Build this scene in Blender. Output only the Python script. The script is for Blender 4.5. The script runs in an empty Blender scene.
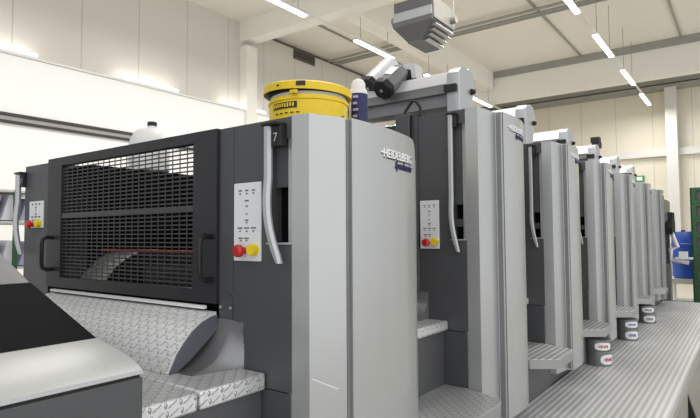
import bpy, bmesh, math, random
from mathutils import Vector, Matrix
random.seed(4)
S = bpy.context.scene
C = S.collection
PI = math.pi

# ------------------------------------------------------------------ materials
MATS = {}
def nt(m): return m.node_tree.nodes, m.node_tree.links
def mat(name, col, rough=.5, metal=0., noise=0., nscale=8., bump=0., spec=.5):
    m = bpy.data.materials.new(name); m.use_nodes = True
    N, L = nt(m); b = N['Principled BSDF']
    b.inputs['Base Color'].default_value = (*col, 1); b.inputs['Roughness'].default_value = rough
    b.inputs['Metallic'].default_value = metal; b.inputs['Specular IOR Level'].default_value = spec
    tc = N.new('ShaderNodeTexCoord'); nz = N.new('ShaderNodeTexNoise'); nz.inputs['Scale'].default_value = nscale
    nz.inputs['Detail'].default_value = 3
    L.new(tc.outputs['Object'], nz.inputs['Vector'])
    if noise:
        mx = N.new('ShaderNodeMix'); mx.data_type = 'RGBA'
        mx.inputs[6].default_value = (*[c*(1-noise) for c in col], 1); mx.inputs[7].default_value = (*[min(1, c*(1+noise)) for c in col], 1)
        L.new(nz.outputs['Fac'], mx.inputs[0]); L.new(mx.outputs[2], b.inputs['Base Color'])
    if bump:
        bp = N.new('ShaderNodeBump'); bp.inputs['Strength'].default_value = bump; bp.inputs['Distance'].default_value = .01
        L.new(nz.outputs['Fac'], bp.inputs['Height']); L.new(bp.outputs['Normal'], b.inputs['Normal'])
    MATS[name] = m
    return m
def emit(name, col, s):
    m = mat(name, col); b = m.node_tree.nodes['Principled BSDF']
    b.inputs['Emission Color'].default_value = (*col, 1); b.inputs['Emission Strength'].default_value = s
    return m
def mth(N, L, op, a, b=None, c=None):
    n = N.new('ShaderNodeMath'); n.operation = op
    for i, v in enumerate((a, b, c)):
        if v is None: continue
        if isinstance(v, (int, float)): n.inputs[i].default_value = v
        else: L.new(v, n.inputs[i])
    return n.outputs[0]
def tread(name, col, s=.03, curved=False):
    m = mat(name, col, .42, .3 if curved else .5); N, L = nt(m); b = N['Principled BSDF']
    tc = [n for n in N if n.type == 'TEX_COORD'][0]; sp = N.new('ShaderNodeSeparateXYZ'); L.new(tc.outputs['Object'], sp.inputs[0])
    X, Y, Z = sp.outputs
    u = mth(N, L, 'DIVIDE', mth(N, L, 'SUBTRACT', X, Z) if not curved else X, s); w = mth(N, L, 'DIVIDE', mth(N, L, 'ADD' if curved else 'SUBTRACT', Y, mth(N, L, 'MULTIPLY', Z, .8)), s*1.2 if curved else s)
    cu = mth(N, L, 'FLOOR', u); cw = mth(N, L, 'FLOOR', w)
    par = mth(N, L, 'FLOORED_MODULO', mth(N, L, 'ADD', cu, cw), 2.)
    fu = mth(N, L, 'SUBTRACT', mth(N, L, 'SUBTRACT', u, cu), .5); fw = mth(N, L, 'SUBTRACT', mth(N, L, 'SUBTRACT', w, cw), .5)
    sg = mth(N, L, 'SUBTRACT', mth(N, L, 'MULTIPLY', par, 2.), 1.)
    fw2 = mth(N, L, 'MULTIPLY', fw, sg)
    a = mth(N, L, 'ADD', fu, fw2); c = mth(N, L, 'SUBTRACT', fu, fw2)
    d = mth(N, L, 'ADD', mth(N, L, 'POWER', mth(N, L, 'ABSOLUTE', mth(N, L, 'DIVIDE', a, .62)), 2.), mth(N, L, 'POWER', mth(N, L, 'ABSOLUTE', mth(N, L, 'DIVIDE', c, .20)), 2.))
    h = mth(N, L, 'MAXIMUM', mth(N, L, 'SUBTRACT', 1., d), 0.)
    bp = N.new('ShaderNodeBump'); bp.inputs['Strength'].default_value = .9; bp.inputs['Distance'].default_value = .004
    L.new(h, bp.inputs['Height']); L.new(bp.outputs['Normal'], b.inputs['Normal'])
    # base colour darkened along one flank of every raised bar
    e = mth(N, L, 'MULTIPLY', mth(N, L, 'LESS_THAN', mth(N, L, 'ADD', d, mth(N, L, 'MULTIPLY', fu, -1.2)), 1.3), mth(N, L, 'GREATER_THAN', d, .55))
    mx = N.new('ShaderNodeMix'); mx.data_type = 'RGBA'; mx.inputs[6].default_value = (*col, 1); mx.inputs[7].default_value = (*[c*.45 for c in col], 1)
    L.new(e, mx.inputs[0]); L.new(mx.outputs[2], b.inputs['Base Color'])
    return m
def ribbed(name, c1, c2, p=.038):
    m = mat(name, c1, .45, .35); N, L = nt(m); b = N['Principled BSDF']
    tc = [n for n in N if n.type == 'TEX_COORD'][0]; sp = N.new('ShaderNodeSeparateXYZ'); L.new(tc.outputs['Object'], sp.inputs[0])
    X, Y, Z = sp.outputs
    s1 = mth(N, L, 'SINE', mth(N, L, 'MULTIPLY', X, 2*PI/p)); s2 = mth(N, L, 'SINE', mth(N, L, 'MULTIPLY', Y, 2*PI/.022))
    h = mth(N, L, 'MULTIPLY', mth(N, L, 'ADD', s1, 1.), mth(N, L, 'ADD', mth(N, L, 'MULTIPLY', s2, .2), .5))
    mx = N.new('ShaderNodeMix'); mx.data_type = 'RGBA'; mx.inputs[6].default_value = (*c1, 1); mx.inputs[7].default_value = (*c2, 1)
    L.new(h, mx.inputs[0]); L.new(mx.outputs[2], b.inputs['Base Color'])
    bp = N.new('ShaderNodeBump'); bp.inputs['Strength'].default_value = .5; bp.inputs['Distance'].default_value = .004
    L.new(h, bp.inputs['Height']); L.new(bp.outputs['Normal'], b.inputs['Normal'])
    return m
def panelled(name, col, axis, p, off=0., w=.02, dark=.72):
    m = mat(name, col, .7, 0, .03, 1.2); N, L = nt(m); b = N['Principled BSDF']
    tc = [n for n in N if n.type == 'TEX_COORD'][0]; sp = N.new('ShaderNodeSeparateXYZ'); L.new(tc.outputs['Object'], sp.inputs[0])
    f = mth(N, L, 'FRACT', mth(N, L, 'DIVIDE', mth(N, L, 'ADD', sp.outputs[axis], 100+off), p))
    g = mth(N, L, 'LESS_THAN', f, w/p)
    src = b.inputs['Base Color'].links[0].from_socket
    mx = N.new('ShaderNodeMix'); mx.data_type = 'RGBA'; L.new(g, mx.inputs[0]); L.new(src, mx.inputs[6])
    mx.inputs[7].default_value = (*[c*dark for c in col], 1); L.new(mx.outputs[2], b.inputs['Base Color'])
    return m

M_DARK = mat('anthracite_paint', (.082, .084, .089), .42, .1, .06, 6)
M_DOOR = mat('door_black', (.030, .031, .034), .45, .1, .05, 5)
M_BLACK = mat('black_plastic', (.008, .008, .009), .45)
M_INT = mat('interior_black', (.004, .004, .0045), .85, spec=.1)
M_BLKCOVER = mat('delivery_black', (.008, .008, .009), .85, spec=.12)
M_SILV = mat('silver_paint', (.475, .485, .48), .30, .55, .05, 3)
M_TRIMS = mat('silver_trim', (.46, .47, .47), .42, .5, .03, 3)
M_RAIL = mat('rail_grey', (.50, .51, .52), .35, .3)
M_FILLET = mat('moulded_grey', (.24, .24, .245), .32, .4, .15, 9)
M_TREAD = tread('tread_plate', (.74, .745, .75), .024)
M_TREADC = tread('tread_plate_curved', (.88, .88, .88), .027, True)
M_TREADD = tread('tread_plate_dark', (.58, .585, .59), .026)
M_RIB = ribbed('ribbed_tread', (.34, .34, .345), (.74, .74, .74))
M_RIB2 = ribbed('ribbed_walkway', (.56, .56, .565), (.90, .90, .90), .037)
M_EDGE = mat('step_edge', (.36, .36, .36), .4, .5)
M_SIDEP = mat('plate_side', (.13, .14, .16), .5, .3)
M_WHITE = mat('white_panel', (.78, .79, .80), .45)
M_ARM = mat('white_arm', (.85, .85, .86), .4)
M_INK = mat('printed_mark', (.12, .13, .15), .6)
M_RED = mat('red_button', (.55, .02, .02), .3)
M_YEL = mat('yellow_button', (.85, .65, .02), .35)
M_GRIL = mat('grille_wire', (.075, .077, .08), .4, .3)
M_GREEN = mat('crate_green', (.03, .10, .045), .6, 0, .25, 6)
M_BLUE = mat('drum_blue', (.02, .075, .42), .4, 0, .1)
M_BUCKET = mat('bucket_yellow', (.86, .60, .015), .45, 0, .10, 18)
M_COLLAR = mat('collar_grey', (.55, .57, .56), .5)
M_NAVY = mat('label_navy', (.008, .010, .085), .45)
M_MILK = mat('milky_plastic', (.78, .78, .74), .4)
M_CAN = mat('can_grey', (.20, .21, .205), .42, .4, .1)
M_LBL = mat('label_white', (.82, .80, .80), .5)
M_LRED = mat('label_red', (.45, .03, .05), .5)
M_LBLU = mat('label_blue', (.03, .10, .40), .5)
M_CHROME = mat('logo_chrome', (.88, .88, .87), .3, .0)
M_LOGOD = mat('logo_painted_shade', (.06, .06, .065), .5)
M_ALU = mat('aluminium', (.52, .53, .54), .4, .7, .06, 6)
M_COVW = mat('ink_cover_light', (.68, .68, .69), .35, .25)
M_COVG = mat('ink_cover_grey', (.22, .225, .23), .4, .3)
M_CYL = mat('cylinder_bearer', (.95, .92, .84), .5, .0, .12, 30)
M_LAMPH = mat('lamp_housing', (.72, .71, .68), .5)
M_TUBE = emit('lamp_glow', (1, .985, .95), 7.)
M_WIRE = mat('wire_grey', (.30, .29, .27), .5, .3)
M_VENT = mat('vent_dark', (.11, .10, .085), .6)
M_STEEL = mat('painted_steel', (.66, .655, .63), .5, .2, .05, 3)
M_GIRT = mat('grey_rail', (.34, .335, .31), .6, .2, .08, 2)
M_CEIL = mat('ceiling_paint', (.80, .765, .70), .8, 0, .03, 1)
M_BEAM = mat('beam_paint', (.82, .80, .74), .7, 0, .03, 1)
M_WALL = panelled('side_wall_panels', (.65, .62, .57), 1, 1.14, .01)
M_WALLF = panelled('far_wall_panels', (.75, .71, .60), 0, 1.1, .35)
M_WWALL = mat('white_partition', (.90, .90, .89), .7)
M_FLOOR = mat('floor_paint', (.52, .50, .43), .45, 0, .06, 2)
M_SEAM = mat('seam_dark', (.035, .035, .037), .6)
M_WGREY = mat('walkway_side', (.30, .29, .26), .5, .2)
M_HBEIGE = mat('heater_beige', (.22, .21, .19), .6)
M_HGREY = mat('heater_grey', (.10, .10, .105), .5)
M_HLIGHT = mat('heater_band', (.36, .37, .375), .5)
M_PAPER1 = mat('paper_white', (.78, .78, .80), .7)
M_PAPER2 = mat('paper_lilac', (.42, .42, .60), .7)
M_SIGN = mat('sign_green', (.02, .30, .12), .5)
M_REDROD = mat('red_rod', (.5, .035, .035), .4)

# ------------------------------------------------------------------ mesh helpers
class MB:
    def __init__(s): s.v = []; s.f = []
    def add(s, vs, fs):
        n = len(s.v); s.v += [tuple(v) for v in vs]; s.f += [tuple(i+n for i in f) for f in fs]; return s
    def box(s, x0, x1, y0, y1, z0, z1):
        return s.add([(x, y, z) for z in (z0, z1) for y in (y0, y1) for x in (x0, x1)],
                     [(0, 2, 3, 1), (4, 5, 7, 6), (0, 1, 5, 4), (2, 6, 7, 3), (0, 4, 6, 2), (1, 3, 7, 5)])
    def prism(s, poly, a0, a1, axis):
        # poly: list of 2-tuples in the other two axes
        def pt(p, a):
            return {'X': (a, p[0], p[1]), 'Y': (p[0], a, p[1]), 'Z': (p[0], p[1], a)}[axis]
        n = len(poly)
        return s.add([pt(p, a0) for p in poly]+[pt(p, a1) for p in poly],
                     [tuple(range(n))[::-1], tuple(range(n, 2*n))]+[(i, (i+1) % n, n+(i+1) % n, n+i) for i in range(n)])
    def loft(s, rings, caps=True, closed=True):
        n = len(rings[0]); vs = [p for r in rings for p in r]; fs = []
        for k in range(len(rings)-1):
            for i in range(n if closed else n-1):
                j = (i+1) % n; fs.append((k*n+i, k*n+j, (k+1)*n+j, (k+1)*n+i))
        if caps: fs += [tuple(range(n))[::-1], tuple(range((len(rings)-1)*n, len(rings)*n))]
        return s.add(vs, fs)
    def rod(s, p, q, r, r2=None, n=16):
        p = Vector(p); q = Vector(q); d = (q-p).normalized(); a = d.orthogonal().normalized(); b = d.cross(a); r2 = r if r2 is None else r2
        rg = [[c+(a*math.cos(t*2*PI/n)+b*math.sin(t*2*PI/n))*rr for t in range(n)] for c, rr in ((p, r), (q, r2))]
        return s.loft(rg)
    def lathe(s, c, prof, n=40, axis='Z', a0=0., a1=2*PI):
        c = Vector(c); rings = []; full = abs(a1-a0-2*PI) < 1e-5
        for r, h in prof:
            ring = []
            for t in range(n if full else n+1):
                a = a0+(a1-a0)*t/n; x, y = r*math.cos(a), r*math.sin(a)
                ring.append(c+(Vector((x, y, h)) if axis == 'Z' else Vector((h, x, y))))
            rings.append(ring)
        return s.loft(rings, True, full)
    def tube(s, pts, r, n=10):
        pts = [Vector(p) for p in pts]; rings = []
        up = None
        for i, p in enumerate(pts):
            d = (pts[min(i+1, len(pts)-1)]-pts[max(i-1, 0)]).normalized()
            if up is None: up = d.orthogonal().normalized()
            up = (up-d*up.dot(d)).normalized(); b = d.cross(up)
            rings.append([p+(up*math.cos(t*2*PI/n)+b*math.sin(t*2*PI/n))*r for t in range(n)])
        return s.loft(rings)
    def build(s, name, m, parent=None, smooth=False, bevel=0., shift=(0, 0, 0)):
        me = bpy.data.meshes.new(name)
        me.from_pydata([(v[0]-shift[0], v[1]-shift[1], v[2]-shift[2]) for v in s.v], [], s.f)
        bm = bmesh.new(); bm.from_mesh(me); bmesh.ops.remove_doubles(bm, verts=bm.verts, dist=1e-5)
        bmesh.ops.recalc_face_normals(bm, faces=bm.faces); bm.to_mesh(me); bm.free()
        me.materials.append(m)
        o = bpy.data.objects.new(name, me); C.objects.link(o)
        if parent is not None: o.parent = parent
        if smooth:
            for p in me.polygons: p.use_smooth = True
            me.set_sharp_from_angle(angle=math.radians(35))
        if bevel:
            b = o.modifiers.new('bevel', 'BEVEL'); b.width = bevel; b.segments = 2; b.limit_method = 'ANGLE'; b.angle_limit = math.radians(40)
            for p in me.polygons: p.use_smooth = True
            me.set_sharp_from_angle(angle=math.radians(50))
        return o
def B(*a): return MB().box(*a)
def empty(name, loc, label, cat, group=None):
    o = bpy.data.objects.new(name, None); C.objects.link(o); o.location = loc; o.empty_display_size = .1
    tag(o, label, cat, group); return o
def tag(o, label, cat, group=None):
    o['label'] = label; o['category'] = cat
    if group: o['group'] = group
    return o
def struct(o): o['kind'] = 'structure'; return o
class Thing:
    """parts are given in world coordinates and stored relative to the thing's base"""
    def __init__(s, name, loc, label, cat, group=None):
        s.loc = loc; s.e = empty(name, loc, label, cat, group)
    def part(s, name, mb, m, label=None, parent=None, **k):
        o = mb.build(name, m, parent or s.e, shift=s.loc, **k)
        if label: o['label'] = label
        return o
    def text(s, name, txt, size, m, fn, parent=None, label=None, bold=0., ext=.0015, shear=0., sx=1., extra=None):
        cu = bpy.data.curves.new(name+'_curve', 'FONT'); cu.body = txt; cu.size = size; cu.extrude = ext; cu.offset = bold; cu.shear = shear
        tmp = bpy.data.objects.new('tmp', cu); C.objects.link(tmp)
        bpy.context.view_layer.update()
        me = bpy.data.meshes.new_from_object(tmp.evaluated_get(bpy.context.evaluated_depsgraph_get()))
        bpy.data.objects.remove(tmp); bpy.data.curves.remove(cu)
        if extra:
            bm = bmesh.new(); bm.from_mesh(me)
            for (x0, x1, y0, y1) in extra:
                r = bmesh.ops.create_cube(bm, size=1, matrix=Matrix.Translation(((x0+x1)/2, (y0+y1)/2, 0)) @ Matrix.Diagonal((x1-x0, y1-y0, 2*ext, 1)))
            bm.to_mesh(me); bm.free()
        for v in me.vertices:
            p = fn(v.co.x*sx, v.co.y, v.co.z); v.co = (p[0]-s.loc[0], p[1]-s.loc[1], p[2]-s.loc[2])
        me.materials.clear(); me.materials.append(m)
        o = bpy.data.objects.new(name, me); C.objects.link(o); o.parent = parent or s.e
        if label: o['label'] = label
        return o

FL = -1.5      # floor level (the camera is the origin)
# ------------------------------------------------------------------ setting
struct(B(-9.8, 4.5, -2.5, 20.2, FL-.1, FL).build('floor', M_FLOOR))
struct(B(-9.8, -9.6, -1., 20.2, FL, 5.1).build('wall_left', M_WALL))
struct(B(-9.8, 4.5, 20., 20.2, FL, 5.1).build('wall_far', M_WALLF))
struct(B(-9.8, 4.5, -.5, 20.2, 5.1, 5.25).build('ceiling', M_CEIL))
struct(B(-9.6, -9.42, -1., 12.5, FL, 2.93).build('trim_1', M_WWALL))        # white cladding low on the side wall
struct(B(-9.6, -9.38, -1., 12.5, 2.93, 2.965).build('trim_2', M_STEEL))
mb = MB(); mb.box(-9.42, -9.36, -1, 7.2, 1.93, 1.98); mb.box(-9.42, -9.36, -1, 7.2, 1.82, 1.86)
struct(mb.build('trim_3', M_SEAM)); struct(B(-9.42, -9.38, -1, 7.2, 1.86, 1.93).build('trim_4', M_GIRT))
struct(B(-9.6, -9.35, 8.65, 8.98, FL, 4.5).build('trim_5', M_BEAM))          # pilaster
struct(B(-9.6, 4.5, 8.65, 9.0, 4.62, 5.1).build('trim_6', M_BEAM))           # cross beam
struct(B(-9.6, 4.5, 16.2, 16.5, 4.15, 4.9).build('trim_7', M_BEAM))          # deep cross beam
struct(B(-9.6, 4.5, 16.14, 16.5, 4.9, 5.1).build('trim_8', M_GIRT))
struct(B(-6.7, -6.3, 9.0, 16.14, 4.55, 5.1).build('trim_9', M_BEAM))
mb = MB()
for y, z in ((11.9, 4.98), (12.15, 4.98), (12.4, 5.03)): mb.rod((-9.5, y, z), (4.4, y, z), .035, n=8)
struct(mb.build('trim_10', M_GIRT, smooth=True))
for k, (x, y0, y1) in enumerate(((-8.2, 9., 16.1), (-3.7, 9., 16.1), (-1.26, 9., 16.1), (1.2, 9., 16.1), (-5., 2, 8.6), (-2.5, 2, 8.6))):
    struct(B(x-.025, x+.025, y0, y1, 5.06, 5.1).build('trim_%d' % (11+k), M_GIRT))
struct(B(-2.5, -1.3, 15.2, 15.7, 5.03, 5.1).build('trim_17', M_GIRT)) if False else None
struct(B(-9.6, 4.5, 19.75, 20., 4.62, 4.78).build('trim_18', M_GIRT)); struct(B(-9.6, 4.5, 19.85, 20., 4.84, 5.02).build('trim_19', M_GIRT))
struct(B(-9.6, 4.5, 19.82, 20., 2.5, 2.72).build('trim_20', M_STEEL))
struct(B(-2.03, -1.72, 19.5, 19.82, FL, 4.62).build('trim_21', M_STEEL))
struct(B(-9.6, -9.56, 9., 16.2, 4.98, 5.03).build('trim_22', M_VENT))

# ------------------------------------------------------------------ lighting rows
def lamp(x, y0, y1, z, label, group, en=26, tw=True):
    t = Thing('ceiling_light', (x, (y0+y1)/2, z), label, 'ceiling light', group)
    t.part('housing', MB().prism([(x-.05, z), (x+.05, z), (x+.035, z+.045), (x-.035, z+.045)], y0, y1, 'Y'), M_LAMPH)
    t.part('light_tube', MB().prism([(x-.05, z), (x-.042, z-.03), (x+.042, z-.03), (x+.05, z)], y0+.01, y1-.01, 'Y'), M_TUBE, 'glowing white tube')
    if tw:
        for y in (y0+.2, y1-.2): t.part('suspension_wire', MB().rod((x, y, z+.045), (x, y, 5.1), .006, n=6), M_WIRE)
    ld = bpy.data.lights.new('lamp_light', 'AREA'); ld.shape = 'RECTANGLE'; ld.size = .1; ld.size_y = y1-y0-.05; ld.energy = en; ld.color = (1, .97, .92)
    lo = bpy.data.objects.new('lamp_light', ld); C.objects.link(lo); lo.location = (0, 0, -.035); lo.parent = t.e
ords = ['nearest to the left wall pilaster', 'second', 'third', 'fourth', 'fifth', 'sixth']
rA = [(2.85, 4.3), (5.83, 7.3), (8.83, 10.28), (11.8, 13.25), (14.6, 16.05)]
nA = ['overhead light tube of the left row, above the camera end', 'light tube at the upper left picture edge, above the yellow bucket', 'light tube of the left row left of the hanging heater', 'light tube of the left row behind the tilted motor heads', 'most distant light tube of the left row, beside the first tall unit']
for (a, b), l in zip(rA, nA): lamp(-6.36, a, b, 4.0, l, 'light tubes in the left ceiling row', 72)
rB = [(2.8, 4.3), (5.7, 7.2), (8.6, 10.16), (11.5, 13.15), (14.42, 16.0), (17.2, 18.8)]
nB = ['overhead light tube of the right row, above the press front', 'overhead light tube of the right row, out over the middle of the press', 'light tube at the top picture edge, nearest of the right row', 'second light tube down the right ceiling row', 'third light tube down the right ceiling row', 'lowest looking, most distant light tube of the right row, by the far wall']
for (a, b), l in zip(rB, nB): lamp(-2.37, a, b, 4.0, l, 'light tubes in the right ceiling row', 72)
for x, l, y0 in ((-6.36, 'thin grey track joining the light tubes of the left row', 2.8), (-2.37, 'thin grey track joining the light tubes of the right row', 2.8)):
    t = Thing('light_track', (x, 10, 4.047), l, 'light track', 'tracks carrying the ceiling lights')
    t.part('rail', B(x-.02, x+.02, y0, 19, 4.047, 4.075), M_LAMPH)
for i, (a, b, l) in enumerate(((2.9, 4.05, 'slim light on top of the white cladding at the left picture edge'), (5.5, 6.8, 'slim light on top of the white cladding above the black guard door'), (8.0, 9.3, 'slim light on top of the white cladding just left of the bucket'))):
    t = Thing('wall_light', (-9.4, (a+b)/2, 2.965), l, 'wall light', 'slim lights along the white cladding')
    t.part('housing', B(-9.46, -9.38, a, b, 2.965, 2.985), M_LAMPH); t.part('light_tube', B(-9.45, -9.375, a+.01, b-.01, 2.985, 3.03), M_TUBE)

for (y, l) in ((10.95, 'dark slatted wall vent above the yellow bucket'), (14.1, 'dark slatted wall vent partly hidden by the tilted motor head')):
    t = Thing('wall_vent', (-9.58, y, 4.95), l, 'vent', 'dark vents high on the side wall')
    w = .42 if y < 12 else .45
    t.part('frame', B(-9.6, -9.56, y-w, y+w, 4.74, 5.0) if False else MB().box(-9.6, -9.56, y-w, y+w, 4.72, 4.76).box(-9.6, -9.56, y-w, y+w, 4.94, 4.97).box(-9.6, -9.56, y-w, y-w+.03, 4.72, 4.97).box(-9.6, -9.56, y+w-.03, y+w, 4.72, 4.97), M_VENT)
    mb = MB()
    for k in range(7): mb.box(-9.595, -9.565, y-w+.03, y+w-.03, 4.765+k*.026, 4.778+k*.026)
    t.part('slats', mb, M_VENT); t.part('backing', B(-9.598, -9.592, y-w+.03, y+w-.03, 4.76, 4.94), M_BLACK)

# ------------------------------------------------------------------ press units
def plan(k):
    if k == 0: pts = [(-1.165, 0), (-1.104, .013), (-1.054, .138), (-1.044, .150), (-1.040, .21), (-1.039, .30), (-1.046, .42), (-1.062, .54), (-1.090, .65), (-1.13, .73), (-1.165, .765)]
    else: pts = [(-1.165, 0), (-1.10, .006), (-1.078, .188), (-1.043, .198), (-1.036, .28), (-1.033, .38), (-1.038, .47), (-1.052, .55), (-1.078, .62), (-1.115, .69), (-1.165, .74)]
    return pts
def interp(pts, y):
    for (x0, y0), (x1, y1) in zip(pts, pts[1:]):
        if y <= y1: return x0+(x1-x0)*(y-y0)/(y1-y0)
    return pts[-1][0]
def smoothplan(pts, y):
    # smoothed version for the curved door
    w = [(-.03, 1), (-.015, 2), (0, 3), (.015, 2), (.03, 1)]
    return sum(interp(pts, min(max(y+d, pts[3][1]), pts[-1][1]))*q for d, q in w)/9
def sheet(outer, zt, zb, th=.02):
    """closed shell standing on a plan polyline; zt/zb give top and bottom at each point"""
    mb = MB(); rings = []
    for (x, y), a, b in zip(outer, zt, zb):
        rings.append([(x, y, a), (x, y, b), (x-th, y+th*.3, b), (x-th, y+th*.3, a)])
    return mb.loft(rings)
Y0S = [1.27, 2.585, 3.86, 5.13, 6.38, 7.65, 8.93]
names = ['foreground grey press unit with black grille guard door and yellow bucket on top',
 'tall grey press unit with control panel directly behind the foreground unit',
 'tall grey press unit, third in the line from the camera',
 'tall grey press unit, fourth from the camera, before the cans with red labels',
 'tall grey press unit between the blue label cans and the red label cans',
 'tall grey press unit, second from the far end of the line',
 'farthest and smallest looking tall grey press unit, next to the feeder']

def number_and_rail(t, xr, ztop, yf, num, parent_panel=None):
    """curved hand rail hanging from a black bracket, plus the number plate beside it"""
    zt = ztop-.022
    br = t.part('number_plate', MB().box(xr-.020, xr+(.052 if num else .032), yf-.045, yf, zt-.010, zt).box(xr+.012, xr+(.052 if num else .032), yf-.03, yf, zt-.078, zt-.010), M_BLACK, bevel=.002)
    if num:
        t.text('number', num, .040, M_RAIL, lambda a, b, c: (xr+.022+a, yf-.0315-c*.5, zt-.062+b), br, 'white figure on black plate')
    rings = []
    z0 = zt-.012; z1 = -.085; n = 16
    for i in range(n+1):
        z = z0+(z1-z0)*i/n
        f = max(0., (.18-z)/.265); dx = (.050 if ztop < .5 else .036)*f*f; w = .0125*(1 if i < n else .55)
        y = yf-.03-.012*math.sin(min(1, f)*PI)
        rings.append([(xr+dx-w, y, z), (xr+dx-w*.6, y-.012, z), (xr+dx+w*.6, y-.012, z), (xr+dx+w, y, z), (xr+dx+w*.6, y+.012, z), (xr+dx-w*.6, y+.012, z)])
    t.part('hand_rail', MB().loft(rings), M_RAIL, 'pale curved hand rail', smooth=True)
def control_panel(t, x0, x1, z0, z1, yf, detail=True):
    p = t.part('control_panel', B(x0, x1, yf-.008, yf, z0, z1), M_WHITE, 'white control panel', bevel=.002)
    w = x1-x0; h = z1-z0
    mb = MB()
    rows = [(.90, 3, .10), (.86, 3, .05), (.77, 1, .12), (.70, 1, .06), (.60, 1, .05), (.52, 1, .10), (.49, 1, .05), (.42, 3, .15), (.38, 3, .05), (.29, 2, .14), (.26, 2, .05)]
    for fz, n, ww in rows:
        for i in range(n):
            cx = x0+w*({1: [.5], 2: [.28, .5], 3: [.25, .5, .75]}[n][i]); z = z0+h*fz
            mb.box(cx-w*ww*.6, cx+w*ww*.6, yf-.0095, yf-.008, z-.0022, z+.0022)
    t.part('printed_marks', mb, M_INK, parent=p)
    zc = z0+h*.13
    t.part('yellow_button', MB().rod((x0+w*.80, yf-.008, zc+.004), (x0+w*.80, yf-.03, zc+.004), .021, .018, 20), M_YEL, 'yellow round button', parent=p, smooth=True)
    mb = MB(); xc = x0+w*.42
    mb.rod((xc, yf-.008, zc), (xc, yf-.03, zc), .012, n=16); mb.rod((xc, yf-.03, zc), (xc, yf-.042, zc), .021, .021, 20); mb.rod((xc, yf-.042, zc), (xc, yf-.048, zc), .021, .014, 20)
    t.part('emergency_stop', mb, M_RED, 'red mushroom stop button', parent=p, smooth=True)

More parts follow.
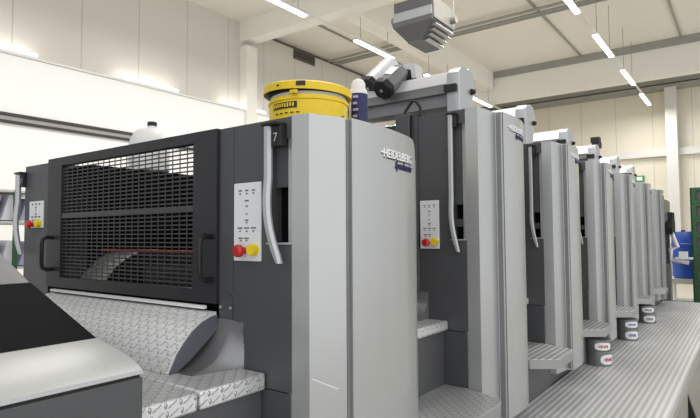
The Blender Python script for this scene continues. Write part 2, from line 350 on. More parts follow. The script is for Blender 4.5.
def unit(k):
    Y0 = Y0S[k]; H = .387 if k == 0 else .657
    YN = Y0S[k+1] if k < 6 else Y0+1.27
    t = Thing('printing_unit', (-2.0, Y0+.38, FL), names[k], 'printing press unit', 'printing units of the press line')
    XL = -2.9 if k else -3.12
    pl = plan(k)
    # base
    t.part('base', B(XL+.1, -1.15, Y0+.005, YN-.005 if k < 6 else Y0+.74, FL, -.95), M_DARK, bevel=.004)
    # covers
    zt, zb = H, (-.99 if k == 0 else -.955)
    t.part('corner_cover', sheet([(pl[0][0], Y0+pl[0][1])]+[(x, Y0+y) for x, y in pl[1:3]]+([(pl[3][0], Y0+pl[3][1]-.001)] if k else []), [zt]*(4 if k else 3), [zb]*(4 if k else 3)), M_SILV, 'silver corner cover')
    ys = [pl[3][1]+.004+(pl[-1][1]-pl[3][1]-.004)*i/36 for i in range(37)]
    rt, rb = .075, .16
    zts, zbs = [], []
    for y in ys:
        d = y-(pl[-1][1]-.09-rt); zts.append(zt-(rt-math.sqrt(max(0, rt*rt-d*d))) if 0 < d < rt else (zt if d <= 0 else zt-rt))
        d = y-(pl[-1][1]-.09-rb); zbs.append(zb+(rb-math.sqrt(max(0, rb*rb-d*d))) if 0 < d < rb else (zb if d <= 0 else zb+rb))
    cov = t.part('side_cover', sheet([(smoothplan(pl, y)+.003, Y0+y) for y in ys], zts, zbs, .018), M_SILV, 'curved silver side cover', smooth=True)
    t.part('cover_seam', MB().box(pl[3][0]-.03, pl[3][0]-.006, Y0+pl[3][1]-.012, Y0+pl[3][1]+.012, zb+.01, zt-.006), M_FILLET)
    # lettering follows the curved cover
    zl = H-.105 if k == 0 else H-.085
    ylet = .335 if k == 0 else .27
    def onc(oy, oz, off=.005):
        def f(a, b, c):
            y = oy+a; return (smoothplan(pl, y)+off+c, Y0+y, oz+b)
        return f
    t.text('lettering', 'HEIDELBERG', .042, M_CHROME, onc(ylet, zl), cov, 'raised silver lettering', bold=.0008, ext=.002, sx=1.09, extra=[(-.014, .008, .012, .018)])
    t.text('lettering_shadow', 'HEIDELBERG', .042, M_LOGOD, onc(ylet+.005, zl-.005, .0035), cov, 'dark painted shade of the lettering', bold=.0012, ext=.0008, sx=1.09, extra=[(-.014, .008, .012, .018)])  # offset dark copy paints the shading around the raised letters
    t.text('script_lettering', 'Speedmaster', .042, M_NAVY, onc(ylet+.09, zl-.035), cov, 'navy script lettering', bold=.0006, ext=.0015, shear=.4, sx=.76)
    # right hand front panel with recess beside the rail
    xr = -1.240 if k == 0 else -1.235
    xq = -1.256 if k == 0 else -1.236; XD = -1.51 if k == 0 else -1.44
    fp = MB().box(XD, xq, Y0, Y0+.05, -.49, H-.004).box(xq, -1.165, Y0, Y0+.05, -.49, -.022).box(xq, -1.165, Y0, Y0+.05, .315 if k == 0 else .58, H-.004)
    f = t.part('front_panel', fp, M_DARK)
    t.part('recess', MB().box(xq, -1.165, Y0+.05, Y0+.06, -.03, .59 if k else .33), M_INT, 'black recess')
    t.part('recess_plate', B(xq+.001, -1.167, Y0+.018, Y0+.03, .16, .314 if k == 0 else .579), M_DARK)
    t.part('recess_shelf', MB().box(xq-.018, -1.167, Y0-.006, Y0+.05, -.026, -.020), M_RAIL, 'thin pale shelf edge')
    if k: t.part('recess_bar', B(xq+.001, -1.167, Y0+.025, Y0+.048, .045, .085), M_DARK)
    t.part('lower_panel', B(XD, -1.165, Y0+.002, Y0+.05, -.95, -.494), M_DARK)
    num = {0: '7', 1: '6', 2: '5', 3: '4', 4: '3', 5: '2', 6: '1'}[k]
    number_and_rail(t, xr, H, Y0, num if k == 0 else None)
    if False: t.text('number', num, .04, M_WHITE, lambda a, b, c: (xr+.022+a, Y0-.032-c*.5, H-.072+b), t.e.children[-2], 'white figure on black plate')
    if k == 0: control_panel(t, -1.427, -1.298, -.082, .182, Y0)
    else: control_panel(t, -1.430, -1.318, -.070, .187, Y0-.001)
    # body behind
    if k:
        t.part('body', B(XL, -1.19, Y0+.062, Y0+.74, -.95, H-.03), M_DARK)
        mb = MB().box(XL, -1.565, Y0+.01, Y0+.06, -.44, -.1).box(XL, -1.565, Y0+.01, Y0+.06, H-.2, H-.03)
        t.part('front_guard', B(XL, -1.44, Y0+.015, Y0+.06, -.95, H-.035), M_DOOR, 'black front guard')
        t.part('guard_box', B(-1.575, -1.485, Y0-.02, Y0+.01, -.3, H+.012), M_DARK, bevel=.004)
        t.part('guard_column', MB().rod((-1.462, Y0+.01, -.3), (-1.462, Y0+.01, H+.005), .026, n=20), M_DOOR, smooth=True)
        if k == 1:
            t.part('lifting_handle', MB().tube([(-1.525, Y0+.0, H+.005), (-1.522, Y0, H+.03), (-1.475, Y0, H+.082), (-1.455, Y0, H+.083), (-1.425, Y0, H+.04), (-1.425, Y0, H-.005)], .0085), M_BLACK, 'black lifting handle', smooth=True)
        # ink fountain cover above
        YB = Y0+.72; xe = -1.43
        sec = [(YB-.13, .93), (YB-.13, .99), (YB-.10, 1.03), (YB-.03, 1.075), (YB+.04, 1.085), (YB+.11, 1.06), (YB+.15, 1.00), (YB+.15, .90)]
        t.part('ink_cover', MB().prism([(YB-.13, .985), (YB-.125, 1.0), (YB-.09, 1.07), (YB-.03, 1.093), (YB+.04, 1.08), (YB+.09, 1.03), (YB+.09, .985)], XL+.05, xe-.12, 'X'), M_COVW, 'light ink fountain cover', smooth=True)
        t.part('ink_cover_front', MB().box(XL+.05, xe-.12, YB-.125, YB+.09, .945, .985).box(XL+.05, xe-.12, YB-.10, YB+.05, .895, .925), M_COVG, 'grey lower front of the cover')
        t.part('ink_rail', MB().box(XL+.05, xe-.12, YB-.135, YB+.05, .925, .945).box(XL+.05, xe-.12, YB-.10, YB+.05, .845, .895), M_FILLET)
        for xx in (xe-.12, XL):
            nm = 'end_plate'
            pp = [(YB-.14, .628), (YB-.02, .628), (YB+.06, .88), (YB+.10, .97), (YB+.095, 1.04), (YB+.05, 1.088), (YB-.03, 1.10), (YB-.10, 1.085), (YB-.14, 1.05)]
            if xx < -2: pp = pp[:]
            ep = t.part(nm, MB().prism(pp, xx, xx+(.09 if xx > -2 else .05), 'X'), M_ALU, 'pale metal end plate', bevel=.004)
            if xx > -2:
                t.part('latch', B(xx-.01, xx+.075, YB-.165, YB-.141, .925, .968), M_BLACK, 'black latch', parent=ep)
                t.part('knob', MB().rod((xx+.091, YB+.04, .95), (xx+.118, YB+.04, .95), .022, .014, 12), M_BLACK, 'black knob', parent=ep, smooth=True)
        if k == 4: t.part('sensor', MB().box(xe-.10, xe-.02, YB-.02, YB+.06, 1.095, 1.13).box(xe-.11, xe-.01, YB-.03, YB+.07, 1.13, 1.19), M_BLACK, 'small black sensor box')
        if k == 5: t.part('sensor', MB().rod((xe-.3, YB, 1.09), (xe-.3, YB, 1.28), .02, n=8).box(xe-.35, xe-.25, YB-.04, YB+.04, 1.24, 1.33), M_BLACK, 'small black sensor on a stalk')
    # steps between the units (in front of this unit's face)
    ys0 = Y0-.54; dz = .018 if k > 1 else 0
    mt = M_TREAD if k < 2 else M_RIB
    st = t.part('foot_step', MB().prism([(-1.33, Y0-.004), (-1.17, Y0-.004), (-.965, Y0-.09), (-.95, Y0-.13), (-.95, Y0-.43), (-1.10, ys0), (-1.33, ys0)], -.775+dz, -.77+dz, 'Z'), M_TREADD if k < 2 else mt, 'metal foot step')
    t.part('step_edge', MB().prism([(-1.33, Y0-.006), (-1.172, Y0-.006), (-.969, Y0-.092), (-.955, Y0-.132), (-.955, Y0-.428), (-1.102, ys0+.003), (-1.33, ys0+.003)], -.83+dz, -.775+dz, 'Z'), M_EDGE, parent=st)
    if k > 0:
        t.part('upper_step', B(-1.7, -1.275, ys0+.01, Y0-.004, -.49, -.44), mt if k != 1 else M_TREAD, 'metal tread plate', bevel=.008)
        t.part('riser', B(-1.7, -1.30, ys0+.01, Y0-.004, -.945, -.494), M_DARK)
        t.part('plinth_panel', B(-1.3, -1.14, ys0+.02, Y0-.004, FL, -.84) if False else B(-1.149, -1.14, ys0+.0, Y0-.004, FL+.46, -.84), M_DARK)
        t.part('moulded_corner', MB().prism([(Y0-.001, -.30)]+[(Y0-.15+.15*math.cos(a*PI/16)**1, -.44+.14*(1-math.sin(a*PI/16))) for a in range(0, 9)]+[(Y0-.001, -.44)], -1.56, -1.39, 'X'), M_FILLET, smooth=True)
    return t, H
UN = [unit(k) for k in range(7)]

# ---- foreground unit: guard door, interior, left pillar, foot plates
t, H = UN[0]; Y0 = 1.27
# left pillar
lp = t.part('front_panel', MB().prism([(-2.78, Y0), (-3.05, Y0), (-3.10, Y0+.03), (-3.13, Y0+.09), (-3.13, Y0+.7), (-2.78, Y0+.058), (-2.815, Y0+.06), (-2.815, Y0+.7)], -1.0, .372, 'Z'), M_DARK)
number_and_rail(t, -3.085, .365, Y0+.01, '7')
control_panel(t, -2.98, -2.83, .05, .185, Y0)
# door
dz0, dz1 = -.235, H-.002; gx0, gx1, gz0, gz1 = -2.64, -1.645, -.188, .345
dr = MB().box(-2.775, gx0, Y0-.012, Y0+.02, dz0, dz1).box(gx1, -1.513, Y0-.012, Y0+.02, dz0, dz1).box(gx0, gx1, Y0-.012, Y0+.02, gz1, dz1).box(gx0, gx1, Y0-.012, Y0+.02, dz0, gz0)
door = t.part('guard_door', dr, M_DOOR, 'black guard door with wire grille')
mb = MB(); n = 32
for i in range(1, n):
    z = gz0+(gz1-gz0)*i/n; mb.box(gx0, gx1, Y0-.002, Y0+.003, z-.0026, z+.0026)
for i in range(1, 22):
    x = gx0+(gx1-gx0)*i/22; mb.box(x-.002, x+.002, Y0-.0045, Y0-.002, gz0, gz1)
mb.box(gx0, gx1, Y0-.008, Y0+.01, .092, .116)
g = t.part('grille', mb, M_GRIL, 'fine wire grille', parent=door)
for xh in (-2.705, -1.535):
    t.part('door_handle', MB().tube([(xh, Y0-.012, .0), (xh, Y0-.045, .003), (xh, Y0-.062, -.008), (xh, Y0-.066, -.03), (xh, Y0-.066, -.12), (xh, Y0-.062, -.142), (xh, Y0-.045, -.152), (xh, Y0-.012, -.15)], .0095), M_BLACK, 'black D-shaped handle', parent=door, smooth=True)
t.part('lower_apron', B(-2.79, -1.51, Y0+.03, Y0+.045, -.95, -.22), M_INT)
t.part('light_rail', B(-2.69, -1.56, Y0-.03, Y0-.014, -.254, -.243), M_ARM, 'thin pale rail under the door')
def arch(g): return [(-1.505-g, -.30-g), (-1.437+g, -.30-g), (-1.437+g, -.215), (-1.447, -.202+g), (-1.471, -.192+g), (-1.495, -.202+g), (-1.505-g, -.215)]
t.part('hatch_groove', MB().prism(arch(.002), Y0-.0012, Y0+.001, 'Y'), M_SEAM); t.part('hatch_plate', MB().prism(arch(0), Y0-.003, Y0, 'Y'), M_DARK)
t.part('hatch_screws', MB().rod((-1.497, Y0-.003, -.245), (-1.497, Y0-.007, -.245), .005, n=10).rod((-1.446, Y0-.003, -.245), (-1.446, Y0-.007, -.245), .005, n=10), M_RAIL)
t.part('panel_seam', B(-1.437, -1.435, Y0-.0006, Y0+.001, -.19, H-.006), M_SEAM, 'dark vertical seam')
# inside
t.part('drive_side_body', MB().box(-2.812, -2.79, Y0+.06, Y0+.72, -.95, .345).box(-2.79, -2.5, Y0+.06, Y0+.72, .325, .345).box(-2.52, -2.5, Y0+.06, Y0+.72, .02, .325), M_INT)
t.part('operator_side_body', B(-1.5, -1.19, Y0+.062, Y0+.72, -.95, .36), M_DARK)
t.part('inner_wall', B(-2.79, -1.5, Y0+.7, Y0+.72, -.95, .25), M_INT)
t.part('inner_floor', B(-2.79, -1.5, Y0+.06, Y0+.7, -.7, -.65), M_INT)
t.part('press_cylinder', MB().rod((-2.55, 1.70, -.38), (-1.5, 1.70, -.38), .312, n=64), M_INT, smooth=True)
t.part('cylinder_bearer', MB().rod((-2.785, 1.70, -.38), (-2.56, 1.70, -.38), .315, n=64), M_CYL, 'pale metal cylinder end', smooth=True)
t.part('red_rod', MB().rod((-2.45, 1.36, -.06), (-1.5, 1.36, -.06), .0065, n=10), M_REDROD, 'thin red rod')
t.part('inner_guard', B(-2.1, -1.5, 1.36, 1.37, -.20, -.12), M_DOOR)
# curved tread plate below the door
pf = [(1.262, -.262), (1.235, -.267), (1.195, -.283), (1.158, -.308), (1.126, -.34), (1.098, -.375), (1.075, -.41), (1.062, -.438)]
inner = [(y+.02 if i else y, z-.012) for i, (y, z) in enumerate(pf)][::-1]
t.part('curved_tread', MB().prism(pf+[(1.09, -.439)]+[(1.262, -.31)], -2.72, -1.515, 'X'), M_TREADC, 'bright curved diamond plate', smooth=True)
lens = [(1.262, -.272), (1.235, -.277), (1.195, -.292), (1.158, -.317), (1.126, -.349), (1.098, -.384), (1.07, -.438), (1.10, -.438), (1.15, -.408), (1.21, -.362), (1.262, -.322)]
t.part('tread_end', MB().prism(lens, -1.515, -1.509, 'X'), M_SIDEP, 'blue grey end of the curved plate')
# moulded corner
rings = []
for i in range(11):
    a = i/10*PI/2; y = Y0-.004-.17*(1-math.cos(a)); z = -.285-.155*math.sin(a)
    w = .02*math.sin(a)
    q = math.sin(a); rings.append([(-1.75, y, z), (-1.455, y, z), (-1.43-.01*q, y+.004*q, z+.004*q), (-1.41-.01*q, y+.02*q, z-.004), (-1.372-.01*q, Y0+.002, z-.006), (-1.75, Y0+.002, z-.006)])
t.part('moulded_corner', MB().loft(rings), M_FILLET, smooth=True)
t.part('upper_step', B(-2.72, -1.275, 1.008, Y0-.004, -.495, -.44), M_TREAD, 'metal tread plate nearest the unit', bevel=.008)
t.part('upper_step', B(-2.72, -1.275, .815, 1.0, -.495, -.44), M_TREAD, 'metal tread plate beside the delivery', bevel=.008)
t.part('riser', B(-2.72, -1.295, .815, Y0-.004, -1.5, -.497), M_DARK)
# scratches
sa, sb = Vector((-1.1005, 1.2905, -.44)), Vector((-1.066, 1.3755, -.485)); so = Vector((.0012, -.0006, 0))
t.part('scratch', MB().add([sa+so, sb+so, sb+so+Vector((0, 0, .004)), sa+so+Vector((0, 0, .003)), sa, sb, sb+Vector((0, 0, .004)), sa+Vector((0, 0, .003))], [(0, 1, 2, 3), (4, 5, 6, 7), (0, 1, 5, 4), (1, 2, 6, 5), (2, 3, 7, 6), (3, 0, 4, 7)]), M_WHITE, 'thin pale scratch')

# ------------------------------------------------------------------ delivery housing in the near left corner
t = Thing('delivery_housing', (-1.9, .1, FL), 'low dark delivery housing with silver edge in the near left corner', 'machine housing')
ya, yb = -.9, .808
t.part('side_panel', B(-2.8, -1.25, ya, yb, FL, -.353), M_DARK, bevel=.003)
t.part('shadow_gap', B(-2.78, -1.258, ya, yb-.004, -.353, -.345), M_BLACK)
t.part('silver_edge', MB().prism([(-1.25, -.345), (-1.252, -.335), (-1.29, -.318), (-1.345, -.303), (-1.40, -.292), (-1.473, -.280), (-1.6, -.28), (-1.6, -.345)], ya, yb, 'Y'), M_TRIMS, 'silver rounded edge', smooth=True)
t.part('black_top', MB().prism([(-1.473, -.281), (-1.883, -.146), (-1.9, -.34), (-1.6, -.34)], ya, yb+.0, 'Y'), M_BLKCOVER, 'matt black sloping top')
t.part('grey_top', MB().prism([(-1.883, -.144), (-2.45, .082), (-2.8, .09), (-2.8, -.34), (-1.9, -.34)], ya, yb-.005, 'Y'), M_DARK, 'grey upper slope')

# ------------------------------------------------------------------ walkway
t = Thing('walkway', (-.77, 4.5, FL), 'long ribbed metal walkway running beside the press', 'walkway')
t.part('deck', B(-1.138, -.405, .4, 9.8, -1.075, -1.04), M_RIB2, 'ribbed bright metal deck')
t.part('edge_strip', B(-.405, -.39, .4, 9.8, -1.08, -1.037), M_EDGE)
t.part('side_panel', B(-.42, -.40, .4, 9.78, FL, -1.08), M_WGREY)
t.part('end_panel', B(-1.13, -.42, 9.74, 9.78, FL, -1.08), M_WGREY)
for y in (4.6, 7.2):
    t.part('support_bracket', MB().prism([(-.40, FL), (-.30, FL), (-.40, -1.15)], y, y+.05, 'Y'), M_BLACK, 'black triangular bracket')

# ------------------------------------------------------------------ things on the machine
cx, cy = -1.43, 1.66; r = .158; zb = .362
t = Thing('bucket', (cx, cy, zb), 'worn yellow plastic bucket with loose lid standing on the foreground unit', 'bucket')
bd = t.part('body', MB().lathe((cx, cy, 0), [(.148, zb), (r, zb+.01), (r+.001, .52), (r+.005, .522), (r+.005, .532), (r, .534), (r, .540)], 64), M_BUCKET, smooth=True)
t.part('rim', MB().lathe((cx, cy, 0), [(r-.004, .540), (r-.004, .554)], 64), M_COLLAR, 'pale grey inner rim', smooth=True)
tl = Matrix.Rotation(math.radians(2.5), 4, 'Y')
lm = MB().lathe((0, 0, 0), [(r+.012, -.012), (r+.020, -.014), (r+.022, .014), (r+.012, .020), (.12, .020), (.1, .012), (r+.006, .008)], 64)
lm.v = [tuple((tl @ Vector(v))+Vector((cx-.004, cy, .574))) for v in lm.v]
ld_ = t.part('lid', lm, M_BUCKET, 'loose yellow lid', smooth=True)
mb = MB()
def patch(mb, c, rr, a0, a1, z0, z1, n=6, zf=None):
    vs = []; 
    for i in range(n+1):
        a = a0+(a1-a0)*i/n
        for z in (z0, z1): vs.append((c[0]+rr*math.cos(a), c[1]+rr*math.sin(a), z))
        for z in (z0, z1): vs.append((c[0]+(rr-.002)*math.cos(a), c[1]+(rr-.002)*math.sin(a), z))
    fs = []
    for i in range(n):
        a = 4*i; b = a+4; fs += [(a, b, b+1, a+1), (a+2, a+3, b+3, b+2), (a, a+2, b+2, b), (a+1, b+1, b+3, a+3)]
    fs += [(0, 1, 3, 2), (4*n, 4*n+2, 4*n+3, 4*n+1)]
    mb.add(vs, fs)
va = math.atan2(-cy, -cx)     # direction towards the viewer
patch(mb, (cx, cy), r+.0045, va-1.0, va-.28, .488, .512, 10)
for z, w in ((.470, .012), (.43, .02)):
    for i in range(5): patch(mb, (cx, cy), r+.0045, va-.9+i*.15, va-.82+i*.15, z-.002 if z > .45 else z-.008, z+.002, 2)
patch(mb, (cx, cy), r+.0045, va+.95, va+1.03, .43, .47, 2)
t.part('printed_band', mb, M_BLACK, 'black printed band', parent=bd)
mb = MB()
random.seed(3)
for i in range(9): patch(mb, (cx, cy), r+.0052, va-.97+i*.072, va-.93+i*.072, .492+random.random()*.004, .508, 2)
t.part('printed_letters', mb, M_BUCKET, 'worn yellow marks on the band', parent=bd)
mb = MB(); patch(mb, (cx-.004, cy), r+.0235, va-.25, va-.05, .566, .584, 4); patch(mb, (cx-.004, cy), r+.0235, va-.72, va-.66, .572, .578, 2)
t.part('lid_mark', mb, M_BLACK, parent=ld_)
t.part('lug', B(cx+.05, cx+.078, cy-r-.010, cy-r+.004, .538, .551), M_BUCKET)
t.part('lid_gap_shade', MB().lathe((cx-.004, cy, 0), [(r-.008, .552), (r-.001, .552), (r+.012, .562), (r+.012, .567), (r-.008, .567)], 64), M_BLACK, 'black ring as painted shade in the gap under the lid', smooth=True)  # black filler stands in for the shade between rim and lid

bx, by = -1.352, 1.90
t = Thing('bottle', (bx, by, .362), 'navy and white bottle with white nozzle beside the yellow bucket', 'bottle')
bo = t.part('body', MB().lathe((bx, by, 0), [(.036, .362), (.040, .368), (.040, .615), (.036, .632), (.030, .64)], 32), M_MILK, smooth=True)
mb = MB(); ba = math.atan2(-by, -bx)
patch(mb, (bx, by), .0415, ba-.85, ba+1.4, .365, .612, 16)
t.part('label_sleeve', mb, M_NAVY, 'navy blue label', parent=bo)
mb = MB()
for i, z in enumerate((.596, .568, .54, .512, .484, .456)): patch(mb, (bx, by), .0424, ba-.62, ba-.02-(i % 2)*.12, z-.005, z+.005, 6)
t.part('label_text', mb, M_PAPER2, 'pale printed lines', parent=bo)
t.part('nozzle', MB().lathe((bx, by, 0), [(.031, .64), (.030, .662), (.022, .676), (.010, .682)], 20), M_LBL, 'white nozzle', smooth=True)

px, py = -2.63, 1.72
t = Thing('canister', (px, py, .345), 'rounded milky plastic canister with black cap behind the guard door', 'canister')
t.part('body', MB().lathe((px, py, 0), [(.09, .347), (.106, .36), (.106, .50), (.098, .532), (.078, .57), (.05, .593), (.028, .60)], 40), M_MILK, smooth=True)
t.part('cap', MB().lathe((px+.024, py, 0), [(.025, .603), (.025, .624), (.021, .627)], 24), M_BLACK, 'black screw cap', smooth=True)
t.part('neck', MB().lathe((px+.024, py, 0), [(.029, .58), (.026, .602)], 24), M_MILK, smooth=True)

# tilted cylindrical heads lying on the first ink cover
def head(name, p, q, r, label, grp, lab=False, tube=True):
    p = Vector(p); q = Vector(q); d = (q-p).normalized()
    t = Thing(name, tuple(p), label, 'motor head', grp)
    n = 24 if tube else 6
    t.part('barrel', MB().rod(p+d*.05, q, r, r*.92, n), M_COVW if tube else M_FILLET, smooth=tube, bevel=0 if tube else .004)
    cp = t.part('end_cap', MB().rod(p, p+d*.055, r*1.12, r*1.12, 6 if tube else 7), M_BLACK, 'black faceted end cap', bevel=.006)
    t.part('cap_boss', MB().rod(p-d*.006, p, r*.16, n=10), M_RAIL, parent=cp)
    return t, p, q, d
head('motor_head', (-2.185, 3.19, 1.06), (-2.115, 3.4, 1.275), .078, 'white cylindrical motor head with black end cap, leftmost on the ink cover', 'tilted motor heads')
t, p, q, d = head('motor_head', (-1.985, 3.06, .985), (-1.935, 3.235, 1.15), .070, 'short grey motor head with white label and black end cap', 'tilted motor heads', tube=False)
a = Vector((-p.x, -p.y, 0)).normalized(); up = Vector((0, 0, 1)); side = d.cross(a).normalized(); nrm = side.cross(d).normalized()
if nrm.dot(a) < 0: nrm = -nrm
nn = (nrm*.35+Vector((0, 0, 1))*.75-d*(Vector((0, 0, 1)).dot(d)*.75)).normalized(); sd = d.cross(nn).normalized()
cc = p+d*.15+nn*.066; vs = [cc+d*i*.045+sd*j*.03 for i, j in ((-1, -1), (1, -1), (1, 1), (-1, 1))]
t.part('label_plate', MB().add(vs+[v+nn*.003 for v in vs], [(0, 1, 2, 3), (4, 5, 6, 7), (0, 1, 5, 4), (1, 2, 6, 5), (2, 3, 7, 6), (3, 0, 4, 7)]), M_LBL, 'white label')
t = Thing('clamp_block', (-1.86, 3.36, 1.09), 'light grey clamp block with dark opening behind the short motor head', 'clamp')
t.part('arch', MB().prism([(-1.99+(a+1.95)*.8, b+.012) for a, b in [(-1.95, 1.10), (-1.95, 1.15), (-1.90, 1.185), (-1.82, 1.20), (-1.76, 1.185), (-1.75, 1.085), (-1.79, 1.085), (-1.80, 1.145), (-1.83, 1.155), (-1.88, 1.145), (-1.92, 1.10)]], 3.26, 3.36, 'Y'), M_COVW)
t.part('core', B(-1.955, -1.865, 3.28, 3.35, 1.097, 1.158), M_BLACK, 'black core')

# ------------------------------------------------------------------ ink cans
def can(x, y, z, r, h, ang, lm, label, grp):
    t = Thing('ink_can', (x, y, z), label, 'ink can', grp)
    b = t.part('body', MB().lathe((x, y, 0), [(r*.93, z), (r*.95, z+.004), (r*.96, z+h*.88), (r, z+h*.89), (r, z+h*.97), (r*.97, z+h), ], 40), M_CAN, smooth=True)
    va = math.atan2(-y, -x)+ang
    zc = z+h*.46; hw, hh = .72, h*.34; mb = MB(); rr = r*.962+.0015
    pts = []; n = 24
    vs = [(x+rr*math.cos(va), y+rr*math.sin(va), zc)]
    for ring in (.5, 1.):
        for i in range(n):
            a = va+hw*ring*math.copysign(abs(math.cos(2*PI*i/n))**.7, math.cos(2*PI*i/n)); vs.append((x+rr*math.cos(a), y+rr*math.sin(a), zc+hh*ring*math.copysign(abs(math.sin(2*PI*i/n))**.7, math.sin(2*PI*i/n))))
    fs = [(0, 1+i, 1+(i+1) % n) for i in range(n)]+[(1+i, 1+n+i, 1+n+(i+1) % n, 1+(i+1) % n) for i in range(n)]
    l = t.part('label', mb.add(vs, fs), M_LBL, 'white oval label')
    mb = MB()
    for i in range(6): patch(mb, (x, y), rr+.0015, va-.40+i*.135, va-.32+i*.135, zc-hh*(.25+.2*(i % 2)), zc+hh*(.35-.15*(i % 3 == 0)), 2)
    t.part('label_print', mb, lm, parent=l)
hh = .118
for y, lmx, zone, a0, a1 in ((4.74, M_LRED, 'with red print on its oval label', .45, .85), (6.02, M_LBLU, 'with blue print on its oval label', .55, .5), (7.28, M_INK, 'with dark print on its oval label', .2, .35)):
    can(-1.015, y, -1.039, .098, hh*.97, a1, lmx, 'grey can %s, lower in its stack on the walkway' % zone, 'ink cans stacked under the steps')
    can(-1.018, y, -1.039+hh*.97, .098, hh*.72 if False else .088, a0, lmx, 'grey can %s, upper in its stack under a step' % zone, 'ink cans stacked under the steps')

# ------------------------------------------------------------------ hanging heater
x0, x1, y0, y1, zb = -3.93, -3.32, 6.37, 7.03, 2.90
t = Thing('air_heater', ((x0+x1)/2, (y0+y1)/2, zb), 'grey box shaped air heater hanging under the ceiling with louvred underside', 'air heater')
t.part('lower_casing', B(x0, x1, y0, y1, zb, zb+.07), M_HGREY)
t.part('light_band', MB().box(x0+.005, x1-.01, y0+.005, y1-.01, zb+.07, zb+.20), M_HLIGHT, 'light grey band')
t.part('upper_casing', B(x0+.02, x1, y0, y1, zb+.20, zb+.34), M_HGREY)
t.part('side_panel', B(x1-.005, x1+.02, y0+.03, y1, zb+.02, zb+.32), M_HBEIGE, 'beige side panel', bevel=.01)
bz = zb-.20; ix0, ix1, iy0, iy1 = x0+.16, x1-.22, y0+.13, y1-.02
top = [(x0, y0), (x1, y0), (x1, y1), (x0, y1)]; bot = [(ix0, iy0), (ix1, iy0), (ix1, iy1), (ix0, iy1)]
t.part('hood', MB().loft([[(x, y, zb) for x, y in top], [(x, y, bz) for x, y in bot]]), M_HGREY, 'tapered dark hood')
t.part('hood_base', B(ix0, ix1, iy0, iy1, bz-.012, bz), M_SIDEP)
for i in range(4):
    f = (i+.5)/4; xx = x1+(ix1-x1)*f; zz = zb+(bz-zb)*f
    ya_, yb_ = y0+.08+(iy0-y0)*f, y1-.02
    t.part('louvre', MB().add([(xx-.03, ya_, zz-.02), (xx+.045, ya_, zz-.005), (xx+.045, yb_, zz-.005), (xx-.03, yb_, zz-.02), (xx-.03, ya_, zz-.028), (xx+.045, ya_, zz-.013), (xx+.045, yb_, zz-.013), (xx-.03, yb_, zz-.028)],
        [(0, 1, 2, 3), (4, 5, 6, 7), (0, 1, 5, 4), (1, 2, 6, 5), (2, 3, 7, 6), (3, 0, 4, 7)]), M_ALU, 'pale louvre blade')
t.part('side_lug', MB().rod((x0-.05, y0+.1, zb+.12), (x0, y0+.1, zb+.12), .07, n=16), M_HBEIGE); t.part('side_lug', MB().rod((x1+.02, y1-.12, zb+.13), (x1+.1, y1-.12, zb+.13), .05, n=14), M_HBEIGE)
for x, y in ((x0-.03, y0+.1), (x1-.05, y0+.1), (x1+.06, y1-.12), (x0+.05, y1-.1)):
    t.part('suspension_wire', MB().rod((x, y, zb+.15), (x, y, 5.1), .006, n=6), M_WIRE)

# ------------------------------------------------------------------ feeder end
t = Thing('feeder', (-1.9, 10.9, FL), 'dark sheet feeder tower at the far end of the press', 'machine')
t.part('tower', B(-3.0, -1.17, 10.35, 11.3, FL, .60), M_DOOR)
t.part('upper_panel', B(-1.38, -1.19, 10.30, 10.345, .15, .60) if False else B(-1.165, -1.15, 10.4, 11.28, .20, .58), M_FILLET, 'grey green upper panel')
t.part('black_fittings', MB().box(-1.15, -1.08, 10.5, 10.7, .10, .18).box(-1.15, -1.07, 10.7, 11.2, .0, .24).box(-1.15, -1.08, 10.9, 11.25, .24, .38), M_BLACK)
t.part('white_stand', MB().tube([(-1.12, 10.9, .08), (-1.02, 10.9, -.22), (-1.12, 10.9, -.26), (-1.12, 10.9, -.44), (-.86, 10.9, -.49)], .038, 6), M_ARM, 'white bent stand')
t.part('tablet_shelf', B(-1.06, -.80, 10.75, 11.05, -.415, -.36) if False else MB().box(-1.05, -.80, 10.8, 11.0, -.43, -.40).box(-1.0, -.87, 10.85, 10.95, -.40, -.30), M_ARM)
t.part('leg_panel', B(-1.165, -1.10, 10.5, 10.75, FL, -.5), M_FILLET)

t = Thing('drum', (-1.02, 13, -1.0), 'blue plastic drum behind the feeder', 'drum')
t.part('body', MB().lathe((-1.02, 13.1, 0), [(.27, -.90), (.31, -.86), (.31, -.62), (.325, -.60), (.325, -.56), (.31, -.54), (.31, -.26), (.325, -.24), (.325, -.20), (.31, -.18), (.31, .0), (.28, .05)], 32), M_BLUE, smooth=True)
t.part('bung', MB().rod((-1.1, 12.95, .05), (-1.1, 12.95, .08), .04), M_BLACK)
t = Thing('trolley', (-1.02, 13.1, FL), 'low steel trolley under the blue drum', 'trolley')
t.part('frame', MB().box(-1.35, -.7, 12.75, 13.45, -1.0, -.90).box(-1.35, -1.3, 12.75, 12.8, -1.4, -1.0).box(-.75, -.7, 12.75, 12.8, -1.4, -1.0).box(-1.35, -1.3, 13.4, 13.45, -1.4, -1.0).box(-.75, -.7, 13.4, 13.45, -1.4, -1.0), M_STEEL)
t.part('can_shelf', B(-1.3, -.75, 12.8, 13.4, -1.38, -1.34), M_ALU)
for x in (-1.325, -.725):
    for y in (12.775, 13.425): t.part('wheel', MB().rod((x-.02, y, FL+.05), (x+.02, y, FL+.05), .05), M_BLACK, smooth=True)

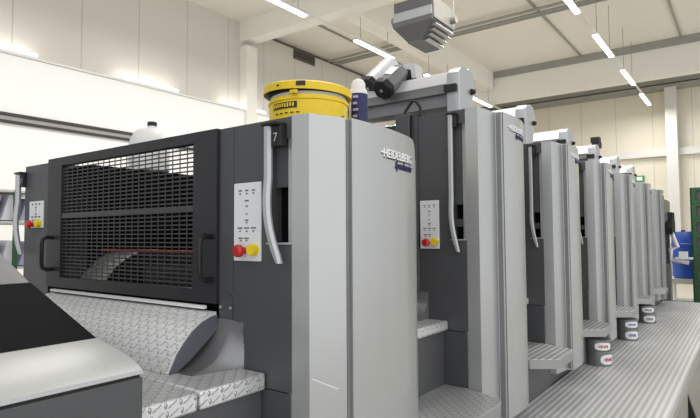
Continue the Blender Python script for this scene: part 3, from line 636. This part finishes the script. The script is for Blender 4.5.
# stacked crates
cr = Thing('crate', (-.4, 12.3, FL), 'green slatted crate at the bottom of the stack on the right', 'crate', 'green crates stacked past the walkway')
hc = .296; xa, xb, ya, yb = -.885, .215, 11.9, 12.7
mb = MB()
for (u0, u1, v0, v1) in ((xa, xb, ya, ya+.03), (xa, xb, yb-.03, yb), (xa, xa+.03, ya, yb), (xb-.03, xb, ya, yb)):
    mb.box(u0, u1, v0, v1, FL+.0, FL+.05); mb.box(u0, u1, v0, v1, FL+hc-.06, FL+hc-.004); 
for x in (xa, xa+.36, xa+.71, xb-.09): mb.box(x, x+.09, ya, ya+.03, FL+.05, FL+hc-.06)
for y in (ya, yb-.09): mb.box(xa, xa+.03, y, y+.09, FL+.05, FL+hc-.06)
cr.part('frame', mb, M_GREEN); cr.part('load', B(xa+.05, xb-.05, ya+.05, yb-.05, FL+.02, FL+hc-.03), M_HGREY, 'dark contents')
def dup(root, dz, label):
    r = root.copy(); C.objects.link(r); r.location.z += dz; r['label'] = label
    for ch in root.children:
        c = ch.copy(); C.objects.link(c); c.parent = r
    return r
for i in range(1, 8):
    dup(cr.e, i*hc, 'green slatted crate, topmost of the tall stack on the right' if i == 7 else 'green slatted crate, %s from the bottom of the stack on the right' % ['second', 'third', 'fourth', 'fifth', 'sixth', 'seventh', 'eighth'][i-1])

# exit sign on the far wall
t = Thing('exit_sign', (-3.0, 19.95, 1.75), 'small green and white sign on the far wall above the last units', 'sign')
t.part('frame', MB().box(-3.0, -2.72, 19.9, 19.95, 1.72, 1.92), M_SIGN, 'green sign face'); t.part('pictogram', MB().box(-2.94, -2.78, 19.88, 19.9, 1.76, 1.88), M_LBL, 'white field')
t.part('bracket', B(-2.9, -2.8, 19.95, 20.0, 1.7, 1.9), M_STEEL)

# rack with papers at the far left
t = Thing('paper_rack', (-5.3, 2.0, FL), 'green metal rack behind the left end of the press', 'rack')
for y in (1.55, 1.97, 2.4):
    for x in (-5.6, -4.95): t.part('post', B(x, x+.03, y, y+.03, FL, .40), M_GREEN, 'green upright')
for z in (-.9, -.26, .12, .38): t.part('shelf', B(-5.58, -4.93, 1.57, 2.42, z, z+.02), M_STEEL)
k = 0
for z, cnt in ((-.23, 6), (.15, 4)):
    for i in range(cnt):
        y = 1.66+i*.14
        o = t
        p = Thing('paper_stack', (-5.2, y, z), '%s paper bundle leaning on the %s shelf of the green rack' % (['pale', 'lilac'][i % 2], 'lower' if z < 0 else 'upper'), 'paper bundle', 'paper bundles on the green rack')
        for q in range(1):
            p.part('sheets', MB().prism([(y-.05, z), (y+.03, z), (y+.09, z+.18+.01*(i % 3)), (y+.01, z+.19+.01*(i % 3))], -5.45, -4.97, 'X'), (M_PAPER1, M_PAPER2)[i % 2])

# ------------------------------------------------------------------ light and camera
w = bpy.data.worlds.new('world'); S.world = w; w.use_nodes = True
N, L = w.node_tree.nodes, w.node_tree.links; bg = N['Background']
tc = N.new('ShaderNodeTexCoord'); dp = N.new('ShaderNodeVectorMath'); dp.operation = 'DOT_PRODUCT'; L.new(tc.outputs['Generated'], dp.inputs[0])
dp.inputs[1].default_value = Vector((.80, -.25, .45)).normalized()
mr = N.new('ShaderNodeMapRange'); mr.inputs['From Min'].default_value = -.3; mr.inputs['From Max'].default_value = 1.; mr.inputs['To Min'].default_value = .45; mr.inputs['To Max'].default_value = 1.75
L.new(dp.outputs['Value'], mr.inputs['Value']); L.new(mr.outputs[0], bg.inputs[1]); bg.inputs[0].default_value = (.97, .98, 1, 1)
cam = bpy.data.cameras.new('camera'); co = bpy.data.objects.new('camera', cam); C.objects.link(co); S.camera = co
cam.sensor_width = 36; cam.lens = 542/700*36; cam.clip_start = .02; cam.clip_end = 100
yaw, pit, rol = map(math.radians, (36.4, 2.85, -.33))
f = Vector((-math.sin(yaw)*math.cos(pit), math.cos(yaw)*math.cos(pit), math.sin(pit)))
rt = Vector((math.cos(yaw), math.sin(yaw), 0)); up = rt.cross(f)
r2 = rt*math.cos(rol)+up*math.sin(rol); u2 = -rt*math.sin(rol)+up*math.cos(rol)
co.matrix_world = Matrix(((r2.x, u2.x, -f.x, 0), (r2.y, u2.y, -f.y, 0), (r2.z, u2.z, -f.z, 0), (0, 0, 0, 1)))
S.view_settings.view_transform = 'Standard'; S.view_settings.look = 'None'; S.view_settings.gamma = 1; S.view_settings.exposure = -0.12
